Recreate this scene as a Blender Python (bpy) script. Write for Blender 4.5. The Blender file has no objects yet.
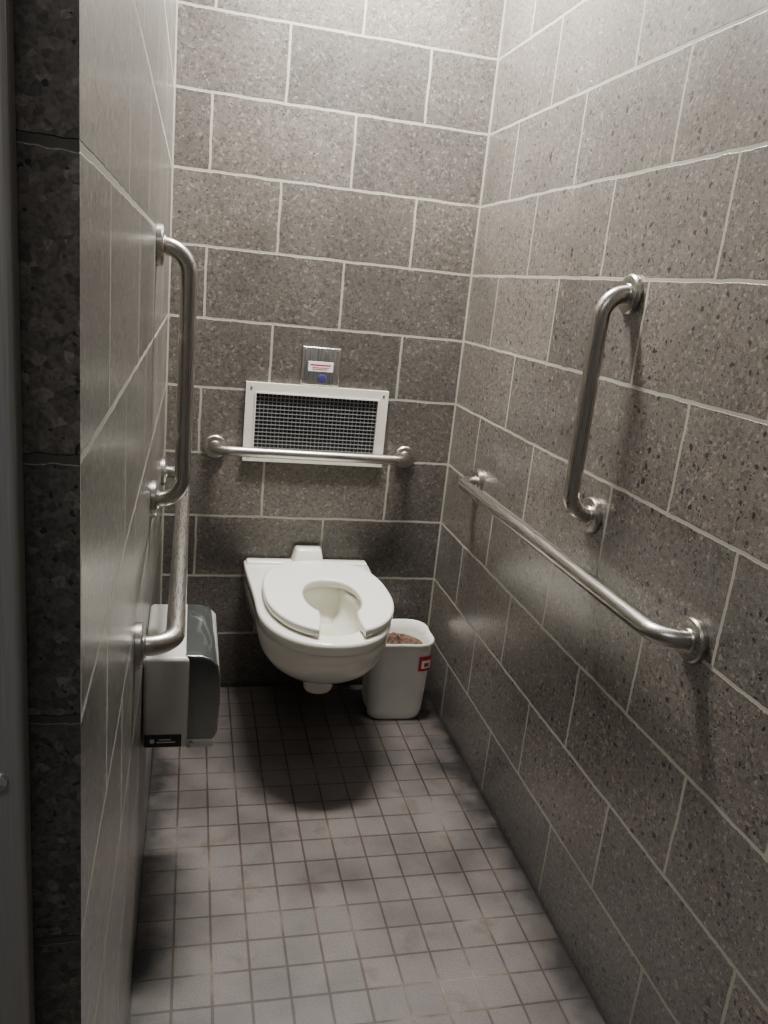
import bpy, bmesh, math
import numpy as np
from mathutils import Vector, Matrix
W=.916; H=2.62; B=.2032; YE=-1.92; YF=-3.1

# ---------------------------------------------------------------- materials
def newmat(name):
    m=bpy.data.materials.new(name); m.use_nodes=True
    nt=m.node_tree; return m,nt,nt.nodes['Principled BSDF']
def simple(name,col,rough=.5,metal=0,coat=0,bump=0,bscale=300,var=.04):
    m,nt,b=newmat(name)
    b.inputs['Roughness'].default_value=rough; b.inputs['Metallic'].default_value=metal
    b.inputs['Coat Weight'].default_value=coat; b.inputs['Coat Roughness'].default_value=.05
    tc=nt.nodes.new('ShaderNodeTexCoord'); n=nt.nodes.new('ShaderNodeTexNoise'); n.inputs['Scale'].default_value=12
    nt.links.new(tc.outputs['Object'],n.inputs['Vector'])
    r=nt.nodes.new('ShaderNodeValToRGB')
    r.color_ramp.elements[0].position=.3; r.color_ramp.elements[1].position=.7
    r.color_ramp.elements[0].color=(*[c*(1-var) for c in col],1); r.color_ramp.elements[1].color=(*[min(1,c*(1+var)) for c in col],1)
    nt.links.new(n.outputs['Fac'],r.inputs['Fac']); nt.links.new(r.outputs['Color'],b.inputs['Base Color'])
    if bump:
        n2=nt.nodes.new('ShaderNodeTexNoise'); n2.inputs['Scale'].default_value=bscale
        nt.links.new(tc.outputs['Object'],n2.inputs['Vector'])
        bp=nt.nodes.new('ShaderNodeBump'); bp.inputs['Strength'].default_value=bump; bp.inputs['Distance'].default_value=.001
        nt.links.new(n2.outputs['Fac'],bp.inputs['Height']); nt.links.new(bp.outputs['Normal'],b.inputs['Normal'])
    return m
class G:
    def __init__(s,nt): s.nt=nt
    def n(s,t): return s.nt.nodes.new('ShaderNode'+t)
    def l(s,a,b): s.nt.links.new(a,b)
    def m(s,op,a,b=None,c=None,clamp=False):
        x=s.n('Math'); x.operation=op; x.use_clamp=clamp
        for i,v in enumerate((a,b,c)):
            if v is None: continue
            if isinstance(v,(int,float)): x.inputs[i].default_value=v
            else: s.l(v,x.inputs[i])
        return x.outputs[0]
    def mix(s,f,a,b,mode='MIX'):
        x=s.n('Mix'); x.data_type='RGBA'; x.blend_type=mode; x.clamp_factor=True
        for k,v in ((0,f),(6,a),(7,b)):
            if isinstance(v,(int,float)): x.inputs[k].default_value=v
            elif isinstance(v,tuple): x.inputs[k].default_value=(*v,1)
            else: s.l(v,x.inputs[k])
        return x.outputs[2]
    def ramp(s,f,stops,interp='LINEAR'):
        r=s.n('ValToRGB'); cr=r.color_ramp; cr.interpolation=interp
        while len(cr.elements)<len(stops): cr.elements.new(.5)
        for e,(p,c) in zip(cr.elements,stops):
            e.position=p; e.color=(*c,1) if isinstance(c,tuple) else (c,c,c,1)
        s.l(f,r.inputs['Fac']); return r.outputs['Color']

def block_mat(name,axis,off,sign,first_clamp=None,corners=(),dark=1.0,mdark=1.0,coat=.25,tint=(1,1,1),pitamt=.54):
    """ground-face masonry; axis 0/1 = world axis running along the wall; u = sign*pos+off"""
    m,nt,b=newmat(name); g=G(nt)
    geo=g.n('NewGeometry'); sep=g.n('SeparateXYZ'); g.l(geo.outputs['Position'],sep.inputs[0])
    pos=sep.outputs[axis]; z=sep.outputs[2]
    nz=g.n('TexNoise'); nz.inputs['Scale'].default_value=14; g.l(geo.outputs['Position'],nz.inputs['Vector'])
    wob=g.m('MULTIPLY',g.m('SUBTRACT',nz.outputs['Fac'],.5),.007)
    nf=g.n('TexNoise'); nf.inputs['Scale'].default_value=120; g.l(geo.outputs['Position'],nf.inputs['Vector'])
    wob=g.m('ADD',wob,g.m('MULTIPLY',g.m('SUBTRACT',nf.outputs['Fac'],.5),.0035))
    u=g.m('MULTIPLY_ADD',pos,sign,off)
    if first_clamp is not None: u=g.m('MAXIMUM',u,first_clamp)
    u=g.m('ADD',u,wob); zz=g.m('ADD',z,wob)
    cb=g.n('CombineXYZ'); g.l(g.m('ADD',u,.4064*8),cb.inputs[0]); g.l(zz,cb.inputs[1])
    br=g.n('TexBrick'); g.l(cb.outputs[0],br.inputs['Vector'])
    br.offset=.5; br.offset_frequency=2; br.squash=1; br.squash_frequency=2
    for k,v in (('Scale',1),('Mortar Size',.0041),('Mortar Smooth',.25),('Bias',0),('Brick Width',.4064),('Row Height',.2032)):
        br.inputs[k].default_value=v
    br.inputs['Color1'].default_value=(.80,.80,.80,1); br.inputs['Color2'].default_value=(1.17,1.15,1.12,1); br.inputs['Mortar'].default_value=(1,1,1,1)
    mort=br.outputs['Fac']
    for c in corners:
        d=g.m('ABSOLUTE',g.m('SUBTRACT',pos,c)); mort=g.m('MAXIMUM',mort,g.m('LESS_THAN',d,.0045))
    v1=g.n('TexVoronoi'); v1.inputs['Scale'].default_value=150; g.l(geo.outputs['Position'],v1.inputs['Vector'])
    sc=g.n('SeparateColor'); g.l(v1.outputs['Color'],sc.inputs[0])
    agg=g.ramp(sc.outputs[0],[(0,(.036,.031,.027)),(.14,(.066,.058,.051)),(.26,(.123,.110,.098)),(.76,(.160,.144,.129)),(.92,(.21,.192,.173)),(1,(.36,.335,.30))])
    n1=g.n('TexNoise'); n1.inputs['Scale'].default_value=320; n1.inputs['Detail'].default_value=3; g.l(geo.outputs['Position'],n1.inputs['Vector'])
    fine=g.ramp(n1.outputs['Fac'],[(.32,.6),(.5,1.0),(.7,1.25)])
    n2=g.n('TexNoise'); n2.inputs['Scale'].default_value=3.2; n2.inputs['Detail'].default_value=4; g.l(geo.outputs['Position'],n2.inputs['Vector'])
    blot=g.ramp(n2.outputs['Fac'],[(.3,.80),(.7,1.15)])
    matrix=g.mix(.45,agg,(.144,.129,.115))
    col=g.mix(1,matrix,fine,'MULTIPLY'); col=g.mix(1,col,blot,'MULTIPLY'); col=g.mix(1,col,br.outputs['Color'],'MULTIPLY')
    nd=g.n('TexNoise'); nd.inputs['Scale'].default_value=110; g.l(geo.outputs['Position'],nd.inputs['Vector'])
    vm=g.n('VectorMath'); vm.operation='MULTIPLY_ADD'; g.l(nd.outputs['Color'],vm.inputs[0]); vm.inputs[1].default_value=(.012,.012,.012); g.l(geo.outputs['Position'],vm.inputs[2])
    v2=g.n('TexVoronoi'); v2.inputs['Scale'].default_value=64; g.l(vm.outputs[0],v2.inputs['Vector'])
    s2=g.n('SeparateColor'); g.l(v2.outputs['Color'],s2.inputs[0])
    rad=g.m('MULTIPLY',g.m('SUBTRACT',s2.outputs[1],pitamt),.74)
    pit=g.m('GREATER_THAN',rad,v2.outputs['Distance'])
    v3=g.n('TexVoronoi'); v3.inputs['Scale'].default_value=150; g.l(vm.outputs[0],v3.inputs['Vector'])
    s3=g.n('SeparateColor'); g.l(v3.outputs['Color'],s3.inputs[0])
    pit2=g.m('GREATER_THAN',g.m('MULTIPLY',g.m('SUBTRACT',s3.outputs[2],pitamt+.03),.8),v3.outputs['Distance'])
    pits=g.m('MAXIMUM',pit,pit2)
    pcol=g.mix(g.m('GREATER_THAN',s2.outputs[0],.88),(.014,.012,.011),(.24,.19,.14))
    col=g.mix(g.m('MULTIPLY',pits,.93),col,pcol)
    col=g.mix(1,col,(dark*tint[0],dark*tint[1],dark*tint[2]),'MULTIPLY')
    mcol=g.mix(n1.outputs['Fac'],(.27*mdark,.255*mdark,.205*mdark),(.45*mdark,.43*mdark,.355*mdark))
    mcol=g.mix(1,mcol,blot,'MULTIPLY')
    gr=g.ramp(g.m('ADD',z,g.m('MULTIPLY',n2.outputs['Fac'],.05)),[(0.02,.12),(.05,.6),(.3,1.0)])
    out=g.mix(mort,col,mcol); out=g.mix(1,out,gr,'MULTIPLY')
    g.l(out,b.inputs['Base Color'])
    rg=g.ramp(n2.outputs['Fac'],[(.3,.32),(.7,.44)])
    rg=g.mix(mort,rg,(.75,.75,.75)); g.l(rg,b.inputs['Roughness'])
    b.inputs['Specular IOR Level'].default_value=.6
    g.l(g.m('MULTIPLY',g.m('SUBTRACT',1,mort),coat),b.inputs['Coat Weight']); b.inputs['Coat Roughness'].default_value=.24
    h=g.m('SUBTRACT',1,g.m('MULTIPLY',mort,1))
    h=g.m('SUBTRACT',h,g.m('MULTIPLY',pits,.35)); h=g.m('ADD',h,g.m('MULTIPLY',n1.outputs['Fac'],.2))
    bp=g.n('Bump'); bp.inputs['Strength'].default_value=.6; bp.inputs['Distance'].default_value=.0015
    g.l(h,bp.inputs['Height']); g.l(bp.outputs['Normal'],b.inputs['Normal']); g.l(bp.outputs['Normal'],b.inputs['Coat Normal'])
    return m

def tile_mat():
    m,nt,b=newmat('floor_tile'); g=G(nt)
    geo=g.n('NewGeometry'); sep=g.n('SeparateXYZ'); g.l(geo.outputs['Position'],sep.inputs[0])
    cb=g.n('CombineXYZ'); T=.0763
    g.l(g.m('ADD',sep.outputs[0],T*40-W%T+0.0),cb.inputs[0]); g.l(g.m('ADD',sep.outputs[1],T*80+.035),cb.inputs[1])
    br=g.n('TexBrick'); g.l(cb.outputs[0],br.inputs['Vector']); br.offset=0; br.squash=1
    for k,v in (('Scale',1),('Mortar Size',.0028),('Mortar Smooth',.3),('Bias',0),('Brick Width',T),('Row Height',T)):
        br.inputs[k].default_value=v
    br.inputs['Color1'].default_value=(.92,.92,.92,1); br.inputs['Color2'].default_value=(1.08,1.075,1.07,1); br.inputs['Mortar'].default_value=(1,1,1,1)
    n=g.n('TexNoise'); n.inputs['Scale'].default_value=260; n.inputs['Detail'].default_value=4; g.l(geo.outputs['Position'],n.inputs['Vector'])
    n2=g.n('TexNoise'); n2.inputs['Scale'].default_value=5; n2.inputs['Detail'].default_value=5; g.l(geo.outputs['Position'],n2.inputs['Vector'])
    base=g.ramp(n.outputs['Fac'],[(.3,(.104,.089,.083)),(.7,(.150,.131,.123))])
    dirt=g.ramp(n2.outputs['Fac'],[(.32,.60),(.5,.95),(.66,1.12)])
    col=g.mix(1,base,br.outputs['Color'],'MULTIPLY'); col=g.mix(1,col,dirt,'MULTIPLY')
    gc=g.ramp(n2.outputs['Fac'],[(.36,(.032,.021,.014)),(.54,(.064,.046,.031)),(.70,(.22,.19,.145))])
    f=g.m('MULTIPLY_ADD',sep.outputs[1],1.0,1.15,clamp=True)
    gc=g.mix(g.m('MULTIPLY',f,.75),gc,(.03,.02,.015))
    out=g.mix(br.outputs['Fac'],col,gc)
    n3=g.n('TexNoise'); n3.inputs['Scale'].default_value=11; n3.inputs['Detail'].default_value=6; g.l(geo.outputs['Position'],n3.inputs['Vector'])
    # grime along the side walls; corner and rear darkening also paints shade into the colour
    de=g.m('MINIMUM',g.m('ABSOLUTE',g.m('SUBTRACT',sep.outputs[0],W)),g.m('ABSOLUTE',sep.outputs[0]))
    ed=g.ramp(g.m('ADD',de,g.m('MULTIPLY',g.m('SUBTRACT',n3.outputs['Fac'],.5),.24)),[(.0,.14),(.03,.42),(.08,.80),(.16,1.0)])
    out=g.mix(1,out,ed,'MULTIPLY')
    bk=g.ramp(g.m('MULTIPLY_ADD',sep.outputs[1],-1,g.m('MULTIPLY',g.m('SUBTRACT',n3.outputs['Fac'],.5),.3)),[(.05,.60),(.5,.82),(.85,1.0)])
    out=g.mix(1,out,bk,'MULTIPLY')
    st=g.ramp(n3.outputs['Fac'],[(.58,0.0),(.70,.5)])
    out=g.mix(st,out,(.060,.042,.030))
    g.l(out,b.inputs['Base Color']); g.l(g.ramp(n2.outputs['Fac'],[(.3,.38),(.7,.55)]),b.inputs['Roughness'])
    bp=g.n('Bump'); bp.inputs['Strength'].default_value=.6; bp.inputs['Distance'].default_value=.0012
    h=g.m('ADD',g.m('SUBTRACT',1,br.outputs['Fac']),g.m('MULTIPLY',n.outputs['Fac'],.1))
    g.l(h,bp.inputs['Height']); g.l(bp.outputs['Normal'],b.inputs['Normal'])
    return m

def steel_mat(name,axis=2,col=(.46,.435,.40),rough=.31,metal=1):
    m,nt,b=newmat(name); g=G(nt)
    tc=g.n('TexCoord'); mp=g.n('Mapping'); g.l(tc.outputs['Object'],mp.inputs['Vector'])
    s=[900,900,900]; s[axis]=12; mp.inputs['Scale'].default_value=s
    n=g.n('TexNoise'); n.inputs['Scale'].default_value=1; n.inputs['Detail'].default_value=2; g.l(mp.outputs[0],n.inputs['Vector'])
    g.l(g.ramp(n.outputs['Fac'],[(.3,rough-.08),(.7,rough+.1)]),b.inputs['Roughness'])
    g.l(g.ramp(n.outputs['Fac'],[(.3,tuple(c*.88 for c in col)),(.7,tuple(c*1.08 for c in col))]),b.inputs['Base Color'])
    b.inputs['Metallic'].default_value=metal
    bp=g.n('Bump'); bp.inputs['Strength'].default_value=.08; bp.inputs['Distance'].default_value=.0005
    g.l(n.outputs['Fac'],bp.inputs['Height']); g.l(bp.outputs['Normal'],b.inputs['Normal'])
    return m

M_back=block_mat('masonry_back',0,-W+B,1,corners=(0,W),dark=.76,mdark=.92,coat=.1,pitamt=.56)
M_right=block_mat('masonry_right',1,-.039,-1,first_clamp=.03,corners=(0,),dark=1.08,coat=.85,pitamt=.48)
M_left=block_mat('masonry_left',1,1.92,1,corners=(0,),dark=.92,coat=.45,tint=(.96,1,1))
M_end=block_mat('masonry_end_shaded',0,.6,1,dark=.5,mdark=.12,coat=0)  # end face turned from the lamp: its shade is put into block and mortar colour
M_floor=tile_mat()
M_ceil=simple('ceiling_paint',(.72,.71,.68),.8,bump=.3,bscale=80)
M_bar=steel_mat('brushed_steel',2); M_barY=steel_mat('brushed_steel_y',1); M_barX=steel_mat('brushed_steel_x',0)
M_plate=steel_mat('steel_plate',2,(.62,.61,.58),.3)
M_pil=steel_mat('steel_pilaster',2,(.36,.35,.34),.45,.6)
M_porc=simple('white_porcelain',(.84,.82,.735),.12,coat=.6,var=.015)
M_seat=simple('seat_plastic',(.86,.84,.77),.22,coat=.2,var=.01)
M_water=simple('water',(.66,.68,.54),.04,coat=1,var=.01)
M_bin=simple('white_plastic',(.84,.82,.77),.38,var=.03)
M_frame=simple('cream_enamel',(.74,.72,.63),.4,var=.05)
M_black=simple('black_void',(.012,.012,.014),.6)
M_wire=simple('painted_wire',(.20,.20,.205),.45)
M_greyp=simple('grey_plastic',(.56,.56,.52),.32,var=.04,bump=.15,bscale=500)
M_paper=simple('brown_paper',(.12,.072,.045),.9,var=.3,bump=.6,bscale=60)
M_white=simple('label_white',(.80,.79,.78),.5)
M_red=simple('label_red',(.45,.03,.03),.5)
M_navy=simple('label_navy',(.05,.04,.16),.4)
M_dark=simple('label_black',(.02,.02,.022),.35)
m,nt,b=newmat('smoked_plastic'); M_smoke=m
b.inputs['Roughness'].default_value=.16; b.inputs['Coat Weight'].default_value=.5
g=G(nt); tcs=g.n('TexCoord'); sp=g.n('SeparateXYZ'); g.l(tcs.outputs['Object'],sp.inputs[0])
ns=g.n('TexNoise'); ns.inputs['Scale'].default_value=9; g.l(tcs.outputs['Object'],ns.inputs['Vector'])
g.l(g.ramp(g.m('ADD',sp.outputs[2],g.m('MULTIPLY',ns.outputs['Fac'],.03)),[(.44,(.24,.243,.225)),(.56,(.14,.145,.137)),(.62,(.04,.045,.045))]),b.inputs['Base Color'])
m,nt,b=newmat('lamp_diffuser'); M_lamp=m
b.inputs['Emission Color'].default_value=(1,.97,.92,1); b.inputs['Emission Strength'].default_value=6

# ---------------------------------------------------------------- geometry helpers
col=bpy.context.scene.collection
def mk(name,verts,faces,mats,parent=None,smooth=40,midx=None):
    me=bpy.data.meshes.new(name); me.from_pydata([tuple(v) for v in verts],[],[tuple(f) for f in faces]); 
    bm=bmesh.new(); bm.from_mesh(me); bmesh.ops.recalc_face_normals(bm,faces=bm.faces); bm.to_mesh(me); bm.free()
    for mt in (mats if isinstance(mats,list) else [mats]): me.materials.append(mt)
    if midx is not None: me.polygons.foreach_set('material_index',midx)
    if smooth: me.shade_smooth(); me.set_sharp_from_angle(angle=math.radians(smooth))
    o=bpy.data.objects.new(name,me); col.objects.link(o)
    if parent: o.parent=parent
    return o
def empty(name,loc=(0,0,0)):
    e=bpy.data.objects.new(name,None); e.empty_display_size=.05; col.objects.link(e); return e
class Acc:
    def __init__(s): s.v=[];s.f=[];s.m=[]
    def add(s,v,f,m=0):
        o=len(s.v); s.v+= [tuple(x) for x in v]; s.f+=[tuple(i+o for i in q) for q in f]; s.m+=[m]*len(f)
    def box(s,a,b,m=0):
        (x0,y0,z0),(x1,y1,z1)=a,b
        v=[(x0,y0,z0),(x1,y0,z0),(x1,y1,z0),(x0,y1,z0),(x0,y0,z1),(x1,y0,z1),(x1,y1,z1),(x0,y1,z1)]
        s.add(v,[(0,3,2,1),(4,5,6,7),(0,1,5,4),(1,2,6,5),(2,3,7,6),(3,0,4,7)],m)
    def lathe(s,c,ax,prof,n=32,m=0):
        ax=Vector(ax).normalized(); t=ax.orthogonal().normalized(); w=ax.cross(t); c=Vector(c)
        v=[];f=[]
        for (h,r) in prof:
            for i in range(n):
                a=2*math.pi*i/n; v.append(c+ax*h+(t*math.cos(a)+w*math.sin(a))*r)
        for k in range(len(prof)-1):
            for i in range(n):
                j=(i+1)%n; f.append((k*n+i,k*n+j,(k+1)*n+j,(k+1)*n+i))
        f.append(tuple(range(n))); f.append(tuple(range((len(prof)-1)*n,len(prof)*n)))
        s.add(v,f,m)
    def tube(s,pts,r,n=24,m=0):
        P=[Vector(p) for p in pts]; v=[];f=[]
        T=[(P[min(i+1,len(P)-1)]-P[max(i-1,0)]).normalized() for i in range(len(P))]
        N=T[0].orthogonal().normalized()
        for i,p in enumerate(P):
            N=(N-T[i]*N.dot(T[i])).normalized(); Bn=T[i].cross(N)
            for k in range(n):
                a=2*math.pi*k/n; v.append(p+(N*math.cos(a)+Bn*math.sin(a))*r)
        for i in range(len(P)-1):
            for k in range(n):
                j=(k+1)%n; f.append((i*n+k,i*n+j,(i+1)*n+j,(i+1)*n+k))
        f.append(tuple(range(n))); f.append(tuple(range((len(P)-1)*n,len(P)*n)))
        s.add(v,f,m)
    def obj(s,name,mats,parent=None,smooth=40): return mk(name,s.v,s.f,mats,parent,smooth,s.m)
def bbox(name,a,b,mat,parent=None,bev=.004,seg=3):
    A=Acc(); A.box(a,b); o=A.obj(name,mat,parent,None)
    bm=bmesh.new(); bm.from_mesh(o.data); bmesh.ops.bevel(bm,geom=bm.edges[:],offset=bev,segments=seg,profile=.5,affect='EDGES'); bm.to_mesh(o.data); bm.free()
    o.data.shade_smooth(); o.data.set_sharp_from_angle(angle=math.radians(35)); return o

# ---------------------------------------------------------------- room
def wall(name,a,b,mat):
    A=Acc(); A.box(a,b); return A.obj(name,mat,None,None)
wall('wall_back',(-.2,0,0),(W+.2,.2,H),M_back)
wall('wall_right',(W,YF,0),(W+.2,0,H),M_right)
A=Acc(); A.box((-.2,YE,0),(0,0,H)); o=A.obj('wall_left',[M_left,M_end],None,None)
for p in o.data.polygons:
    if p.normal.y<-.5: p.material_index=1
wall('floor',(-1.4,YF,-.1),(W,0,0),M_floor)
wall('ceiling',(-1.4,YF,H),(W,0,H+.1),M_ceil)

# ---------------------------------------------------------------- grab bars
def grab(p0,p1,n,mat,stand=.062,r=.0165,fr=.039,rb=.05):
    p0,p1,n=Vector(p0),Vector(p1),Vector(n); d=(p1-p0).normalized()
    pts=[p0+n*.004]
    c0=p0+n*(stand-rb)+d*rb
    for i in range(13):
        a=math.pi/2*i/12; pts.append(c0-d*rb*math.cos(a)+n*rb*math.sin(a))
    c1=p1+n*(stand-rb)-d*rb
    for i in range(13):
        a=math.pi/2*i/12; pts.append(c1+d*rb*math.sin(a)+n*rb*math.cos(a))
    pts.append(p1+n*.004)
    A=Acc(); A.tube(pts,r)
    for p in (p0,p1):
        A.lathe(p,n,[(0.0006,fr),(.009,fr),(.0125,fr-.003),(.0135,fr-.008),(.0135,r+.004),(.0165,r+.002),(.0165,r-.002)],40)
    return A.obj('grab_bar',mat,None,35)
grab((W,-.30,.830),(W,-1.405,.836),(-1,0,0),M_barY)
grab((0,-.82,1.392),(0,-.82,.885),(1,0,0),M_bar)
grab((W,-1.0,1.392),(W,-1.0,.935),(-1,0,0),M_bar,r=.0172,stand=.060)
grab((.151,0,.834),(.76,0,.832),(0,-1,0),M_barX,r=.0155,fr=.036)
grab((0,-.22,.80),(0,-1.255,.758),(1,0,0),M_barY)

# ---------------------------------------------------------------- vent grille
v=empty('vent_grille')
x0,x1,z0,z1=.236,.684,.796,1.042; t=.032
A=Acc()
for (a,b) in (((x0,-.016,z0),(x1,-.0005,z0+t)),((x0,-.016,z1-t),(x1,-.0005,z1)),((x0,-.016,z0+t),(x0+t,-.0005,z1-t)),((x1-t,-.016,z0+t),(x1,-.0005,z1-t))):
    A.box(a,b)
A.box((x0+t-.004,-.019,z0+t-.004),(x1-t+.004,-.016,z0+t)); A.box((x0+t-.004,-.019,z1-t),(x1-t+.004,-.016,z1-t+.004))
A.box((x0+t-.004,-.019,z0+t),(x0+t,-.016,z1-t)); A.box((x1-t,-.019,z0+t),(x1-t+.004,-.016,z1-t))
A.obj('frame',M_frame,v,None)
A=Acc(); A.box((x0+t,-.003,z0+t),(x1-t,-.001,z1-t)); A.obj('backing',M_black,v,None)
A=Acc(); n=30
for i in range(1,n):
    x=x0+t+(x1-x0-2*t)*i/n; A.box((x-.0012,-.011,z0+t),(x+.0012,-.0085,z1-t))
n=15
for i in range(1,n):
    z=z0+t+(z1-z0-2*t)*i/n; A.box((x0+t,-.0125,z-.0012),(x1-t,-.010,z+.0012))
A.obj('mesh_wires',M_wire,v,None)
A=Acc()
for x in (x0+.016,x1-.016):
    for z in (z0+.016,z1-.016): A.lathe((x,-.016,z),(0,-1,0),[(0,.004),(.0015,.0035),(.002,.001)],12)
A.obj('screws',M_plate,v)

# ---------------------------------------------------------------- flush sensor plate
v=empty('flush_sensor_plate')
bbox('plate',(.402,-.008,1.044),(.521,-.0005,1.162),M_plate,v,.003)
bbox('label',(.422,-.0092,1.088),(.500,-.0078,1.118),M_white,v,.0005,1)
A=Acc(); A.box((.428,-.0096,1.106),(.492,-.0091,1.110)); A.box((.434,-.0096,1.094),(.482,-.0091,1.096)); A.box((.434,-.0096,1.099),(.488,-.0091,1.101)); A.obj('label_print',M_red,v,None)
A=Acc(); A.lathe((.468,-.008,1.066),(0,-1,0),[(0,.014),(.003,.013),(.004,.008),(.004,.001)],24); A.obj('sensor_lens',M_navy,v)
A=Acc()
for x in (.411,.512):
    for z in (1.052,1.153): A.lathe((x,-.008,z),(0,-1,0),[(0,.004),(.0015,.0035),(.002,.001)],12)
A.obj('screws',M_plate,v)

# ---------------------------------------------------------------- toilet
TX=.464
def outline(z,yb,hwb,yc,hw,yf,pw=2.2):
    pts=[]
    NF,NS,NB=36,8,10
    for i in range(NF+1):
        a=math.pi*i/NF; c,s=math.cos(a),math.sin(a)
        x=hw*math.copysign(abs(c)**(2/pw),c); y=yc+(yf-yc)*abs(s)**(2/pw)
        pts.append((TX+x,y,z))
    for i in range(1,NS+1):
        t=i/NS; e=t*t*(3-2*t); pts.append((TX-(hw+(hwb-hw)*e),yc+(yb-yc)*t,z))
    for i in range(1,NB):
        pts.append((TX-hwb+2*hwb*i/NB,yb,z))
    for i in range(NS,0,-1):
        t=i/NS; e=t*t*(3-2*t); pts.append((TX+(hw+(hwb-hw)*e),yc+(yb-yc)*t,z))
    return pts
rings=[(.268,-.001,.11,-.18,.10,-.37),(.272,-.001,.13,-.20,.12,-.43),(.281,-.001,.155,-.24,.138,-.492),(.300,-.001,.176,-.29,.156,-.546),
 (.325,-.001,.189,-.325,.170,-.584),(.354,-.001,.197,-.35,.180,-.607),(.388,-.001,.202,-.365,.186,-.622),(.415,-.001,.204,-.37,.188,-.630),(.424,-.001,.204,-.37,.187,-.629),(.429,-.001,.205,-.37,.191,-.636),
 (.450,-.001,.206,-.37,.192,-.639),(.458,-.001,.205,-.37,.191,-.638),(.462,-.002,.201,-.37,.186,-.633)]
inner=[(.462,-.22,.075,-.39,.122,-.585),(.456,-.222,.072,-.39,.119,-.582),(.44,-.225,.07,-.39,.118,-.58),(.425,-.225,.075,-.39,.124,-.585),
 (.38,-.235,.07,-.39,.115,-.565),(.35,-.25,.055,-.39,.092,-.525),(.32,-.27,.04,-.38,.062,-.455),(.305,-.29,.02,-.375,.03,-.42)]
V=[];F=[]
allr=[outline(*r) for r in rings]+[outline(*r) for r in inner]
n=len(allr[0])
for r in allr: V+=r
for k in range(len(allr)-1):
    for i in range(n):
        j=(i+1)%n; F.append((k*n+i,k*n+j,(k+1)*n+j,(k+1)*n+i))
F.append(tuple(range(n))); F.append(tuple(range((len(allr)-1)*n,len(allr)*n)))
toi=empty('wall_hung_toilet')
mk('bowl',V,F,M_porc,toi,50)
wv=[p for p in outline(.345,-.25,.054,-.39,.090,-.522)]
mk('water',wv,[tuple(range(n))],M_water,toi,None)
A=Acc(); A.lathe((TX+.002,-.38,.290),(0,-.1,-1),[(0,.10),(.026,.080),(.038,.055),(.050,.048),(.082,.043),(.090,.037),(.092,.01)],32); A.obj('trap',M_porc,toi)
bbox('back_ledge',(TX-.199,-.045,.452),(TX+.199,-.001,.472),M_porc,toi,.008,4)
A=Acc()
v8=[(TX-.052,-.075,.452),(TX+.052,-.075,.452),(TX+.060,-.001,.452),(TX-.060,-.001,.452),(TX-.038,-.050,.520),(TX+.038,-.050,.520),(TX+.044,-.001,.520),(TX-.044,-.001,.520)]
A.add(v8,[(0,3,2,1),(4,5,6,7),(0,1,5,4),(1,2,6,5),(2,3,7,6),(3,0,4,7)]); o=A.obj('inlet_hump',M_porc,toi,None)
bm=bmesh.new(); bm.from_mesh(o.data); bmesh.ops.bevel(bm,geom=bm.edges[:],offset=.009,segments=4,profile=.5,affect='EDGES'); bm.to_mesh(o.data); bm.free(); o.data.shade_smooth()
def sup(hw,yc,yf,yb,a,pw=2.15,pb=2.6):
    c,s=math.cos(a),math.sin(a)
    if s>=0: return (hw*math.copysign(abs(c)**(2/pw),c), yc+(yf-yc)*abs(s)**(2/pw))
    return (hw*math.copysign(abs(c)**(2/pb),c), yc+(yb-yc)*abs(s)**(2/pb))
outp=[];inp=[]
N=96
g0=.36
for i in range(N+1):
    a=math.pi/2+g0+(2*math.pi-2*g0)*i/N
    outp.append(sup(.178,-.35,-.612,-.085,a))
g1=.72
for i in range(N+1):
    a=math.pi/2+g1+(2*math.pi-2*g1)*i/N
    x,y=sup(.090,-.375,-.522,-.240,a,2.1,2.2); inp.append((x+.008,y))
def bulge(p,q,d,k=7):
    P=np.array(p);Q=np.array(q);r=[]
    t=Q-P; nrm=np.array([t[1],-t[0]])/np.linalg.norm(t)
    for i in range(1,k):
        s=i/k; r.append(tuple(P+t*s+nrm*d*math.sin(math.pi*s)))
    return r
def tip(p,q,d):
    e=bulge(p,q,d); m0=(p[0]+q[0])/2
    return e if abs(e[len(e)//2][0])<abs(m0) else bulge(p,q,-d)
e1=tip(outp[-1],inp[-1],.004); e2=tip(inp[0],outp[0],.004)
poly=[(x+.004,y) for x,y in outp+e1+inp[::-1]+e2]
cu=bpy.data.curves.new('seatc','CURVE'); cu.dimensions='2D'; cu.fill_mode='BOTH'; cu.extrude=.005; cu.bevel_depth=.008; cu.bevel_resolution=4
sp=cu.splines.new('POLY'); sp.points.add(len(poly)-1)
for p,(x,y) in zip(sp.points,poly): p.co=(x,y,0,1)
sp.use_cyclic_u=True
oc=bpy.data.objects.new('tmp',cu); col.objects.link(oc)
bpy.context.view_layer.update()
me=bpy.data.meshes.new_from_object(oc.evaluated_get(bpy.context.evaluated_depsgraph_get()))
bpy.data.objects.remove(oc)
me.transform(Matrix.Translation((TX+.012,0,.480))); me.materials.clear(); me.materials.append(M_seat); me.shade_smooth(); me.set_sharp_from_angle(angle=math.radians(30))
so=bpy.data.objects.new('seat',me); col.objects.link(so); so.parent=toi
A=Acc()
for s in (-1,1): A.tube([(TX+.014+s*.055,-.078,.474),(TX+.014+s*.10,-.078,.474)],.011,16)
A.obj('hinges',M_seat,toi)

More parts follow.
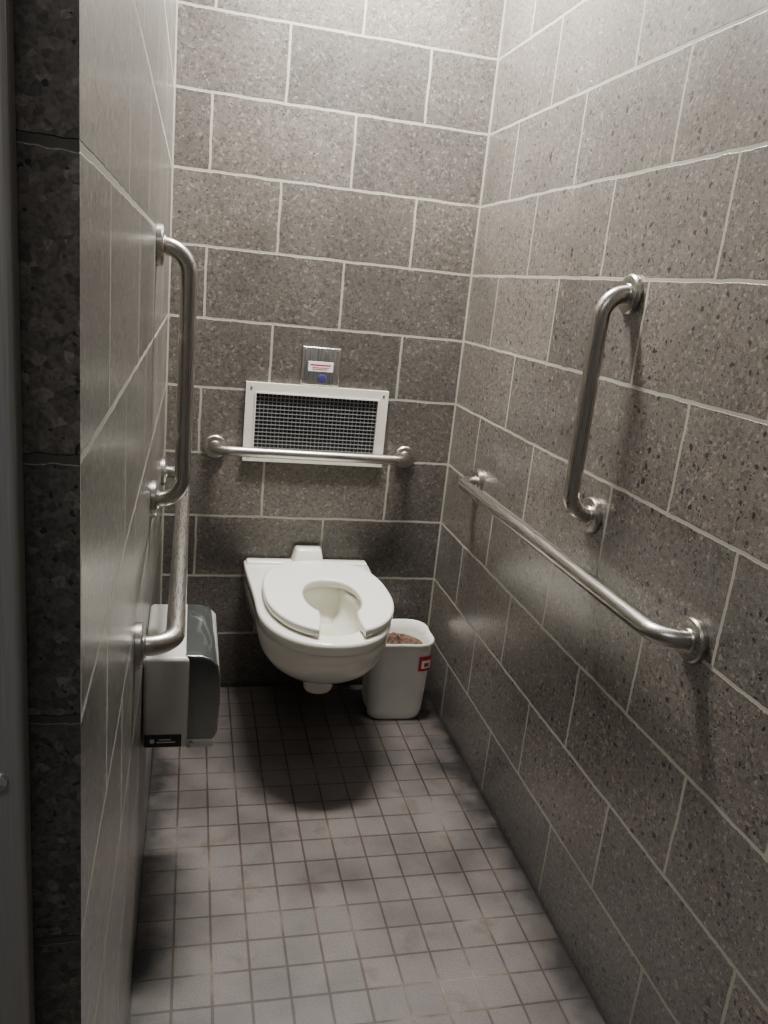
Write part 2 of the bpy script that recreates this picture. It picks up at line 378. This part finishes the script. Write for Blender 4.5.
# ---------------------------------------------------------------- waste bin
bx,by=.762,-.16
bn=empty('waste_bin')
def brow(z,r,k=.07):
    out=[]
    for i in range(96):
        a=2*math.pi*i/96
        rr=r*(1+k*math.cos(4*a+math.pi+.1))
        out.append((bx+rr*math.cos(a)*1.03,by+rr*math.sin(a)*.95,z))
    return out
rows=[brow(.001,.086,.08),(brow(.004,.091,.12)),brow(.03,.094,.17),brow(.2,.102,.17),brow(.24,.105,.14),brow(.262,.107,.10),brow(.268,.115,.09),brow(.277,.116,.09),brow(.281,.113,.09),brow(.278,.108,.09),brow(.25,.101,.11),brow(.03,.086,.12),brow(.008,.08,.03)]
V=[];F=[]
for r in rows: V+=r
for k in range(len(rows)-1):
    for i in range(96):
        j=(i+1)%96; F.append((k*96+i,k*96+j,(k+1)*96+j,(k+1)*96+i))
F.append(tuple(range(96))); F.append(tuple(range((len(rows)-1)*96,len(rows)*96)))
mk('body',V,F,M_bin,bn,60)
rng=np.random.default_rng(3); V=[];F=[]; nr,na=8,32
for i in range(nr+1):
    for j in range(na):
        a=2*math.pi*j/na; r=.088*i/nr
        V.append((bx+r*math.cos(a),by+r*math.sin(a)*.92,.252-.015*(i/nr)+rng.normal(0,.006)*(i<nr)))
for i in range(nr):
    for j in range(na):
        k=(j+1)%na; F.append((i*na+j,i*na+k,(i+1)*na+k,(i+1)*na+j))
mk('paper_towels',V,F,M_paper,bn,None)
def tagpt(a,z,e): 
    rr=(.104)*(1+.155*math.cos(4*a+math.pi+.1))+e
    return (bx+rr*math.cos(a)*1.03,by+rr*math.sin(a)*.95,z)
def tag(name,a0,a1,z0,z1,e,mat):
    V=[];F=[];n=10
    for i in range(n+1):
        a=a0+(a1-a0)*i/n; V+=[tagpt(a,z0,e),tagpt(a,z1,e)]
    for i in range(n): F.append((2*i,2*i+2,2*i+3,2*i+1))
    mk(name,V,F,mat,bn,None)
tag('label',-1.13,-.72,.185,.236,.006,M_red); tag('label_inner',-1.06,-.79,.194,.222,.007,M_white); tag('label_mark',-1.0,-.86,.200,.213,.008,M_red)

# ---------------------------------------------------------------- toilet paper dispenser
dp=empty('toilet_paper_dispenser')
y0,y1,z0,z1=-1.02,-.74,.416,.618
bbox('body',(.001,y0,z0),(.090,y1,z1),M_greyp,dp,.010,4)
A=Acc(); prof=[(.082,z0+.004),(.120,z0+.004),(.140,z0+.012),(.149,z0+.03),(.152,z0+.10),(.151,z1-.05),(.146,z1-.022),(.132,z1-.006),(.112,z1+.001),(.082,z1+.002)]
k=len(prof); v=[(x,y0+.006,z) for x,z in prof]+[(x,y1-.006,z) for x,z in prof]
A.add(v,[tuple(range(k)),tuple(range(2*k-1,k-1,-1))]+[(i,(i+1)%k,(i+1)%k+k,i+k) for i in range(k)])
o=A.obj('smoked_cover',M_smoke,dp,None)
bm=bmesh.new(); bm.from_mesh(o.data); eds=[e for e in bm.edges if abs(e.verts[0].co.y-e.verts[1].co.y)<1e-5]
bmesh.ops.bevel(bm,geom=eds,offset=.006,segments=3,profile=.5,affect='EDGES'); bm.to_mesh(o.data); bm.free(); o.data.shade_smooth(); o.data.set_sharp_from_angle(angle=math.radians(50))
bbox('bottom_trim',(.086,y0+.002,z0-.001),(.143,y1-.002,z0+.018),M_greyp,dp,.006,3)
bbox('brand_plate',(.006,y0-.0015,z0+.006),(.078,y0+.001,z0+.034),M_dark,dp,.0005,1)
A=Acc()
A.box((.030,y0-.0022,z0+.016),(.066,y0-.0014,z0+.0185)); A.box((.034,y0-.0022,z0+.022),(.058,y0-.0014,z0+.024))
A.lathe((.021,y0-.0014,z0+.020),(0,-1,0),[(0,.005),(.0008,.005)],16)
A.obj('brand_print',M_greyp,dp,None)
A=Acc(); A.lathe((.096,y0+.003,z0+.010),(0,-1,0),[(0,.007),(.008,.006),(.009,.002)],16); A.obj('lock_knob',M_plate,dp)

# ---------------------------------------------------------------- stainless pilaster at the end of the left wall
pl=empty('stall_pilaster')
bbox('panel',(-.20,YE-.030,.0),(-.036,YE-.001,2.3),M_pil,pl,.004,3)
A=Acc()
for z in (.985,1.375): A.lathe((-.052,YE-.030,z),(0,-1,0),[(0,.007),(.003,.006),(.004,.002)],16)
A.obj('screws',M_plate,pl)

# ---------------------------------------------------------------- lamps
lp=empty('fill_light')
LX,LY=.50,-.38
bbox('housing',(LX-.36,LY-.10,H-.07),(LX+.36,LY+.10,H-.001),M_ceil,lp,.01,3)
A=Acc(); A.box((LX-.33,LY-.08,H-.076),(LX+.33,LY+.08,H-.070)); A.obj('diffuser',M_lamp,lp,None)
def area(name,loc,sx,sy,e,c,rot=(0,0,0),par=None):
    l=bpy.data.lights.new(name,'AREA'); l.shape='RECTANGLE'; l.size=sx; l.size_y=sy; l.energy=e; l.color=c
    o=bpy.data.objects.new(name,l); o.location=loc; o.rotation_euler=rot; col.objects.link(o); o.parent=par; return o
area('fill_area',(LX,LY,H-.08),.50,.11,84,(1,.972,.925),par=lp)
fill_lp=empty('fill_light')  # unseen fill lamp, added behind the camera to lift the front
bbox('housing',(-.9,-2.75,H-.07),(.3,-2.55,H-.001),M_ceil,fill_lp,.01,3)
area('fill_area',(-.3,-2.65,H-.08),1.1,.16,12,(1,.975,.94),par=fill_lp)
w=bpy.data.worlds.new('w'); bpy.context.scene.world=w; w.use_nodes=True
w.node_tree.nodes['Background'].inputs[0].default_value=(.8,.8,.8,1); w.node_tree.nodes['Background'].inputs[1].default_value=.12

# ---------------------------------------------------------------- camera (solved from the block grid)
cx,cy,cz,yaw,pit,rol,f=0.0732,-2.4973,1.3545,.2504,.2703,.1033,801.435
fw=Vector((math.sin(yaw)*math.cos(pit),math.cos(yaw)*math.cos(pit),-math.sin(pit)))
r0=fw.cross(Vector((0,0,1))).normalized(); u0=r0.cross(fw)
rr=r0*math.cos(rol)+u0*math.sin(rol); uu=-r0*math.sin(rol)+u0*math.cos(rol)
cam=bpy.data.cameras.new('camera'); co=bpy.data.objects.new('camera',cam); col.objects.link(co)
cam.sensor_fit='HORIZONTAL'; cam.sensor_width=36; cam.lens=f/768*36; cam.clip_start=.02
co.matrix_world=Matrix(((rr.x,uu.x,-fw.x,cx),(rr.y,uu.y,-fw.y,cy),(rr.z,uu.z,-fw.z,cz),(0,0,0,1)))
bpy.context.scene.camera=co
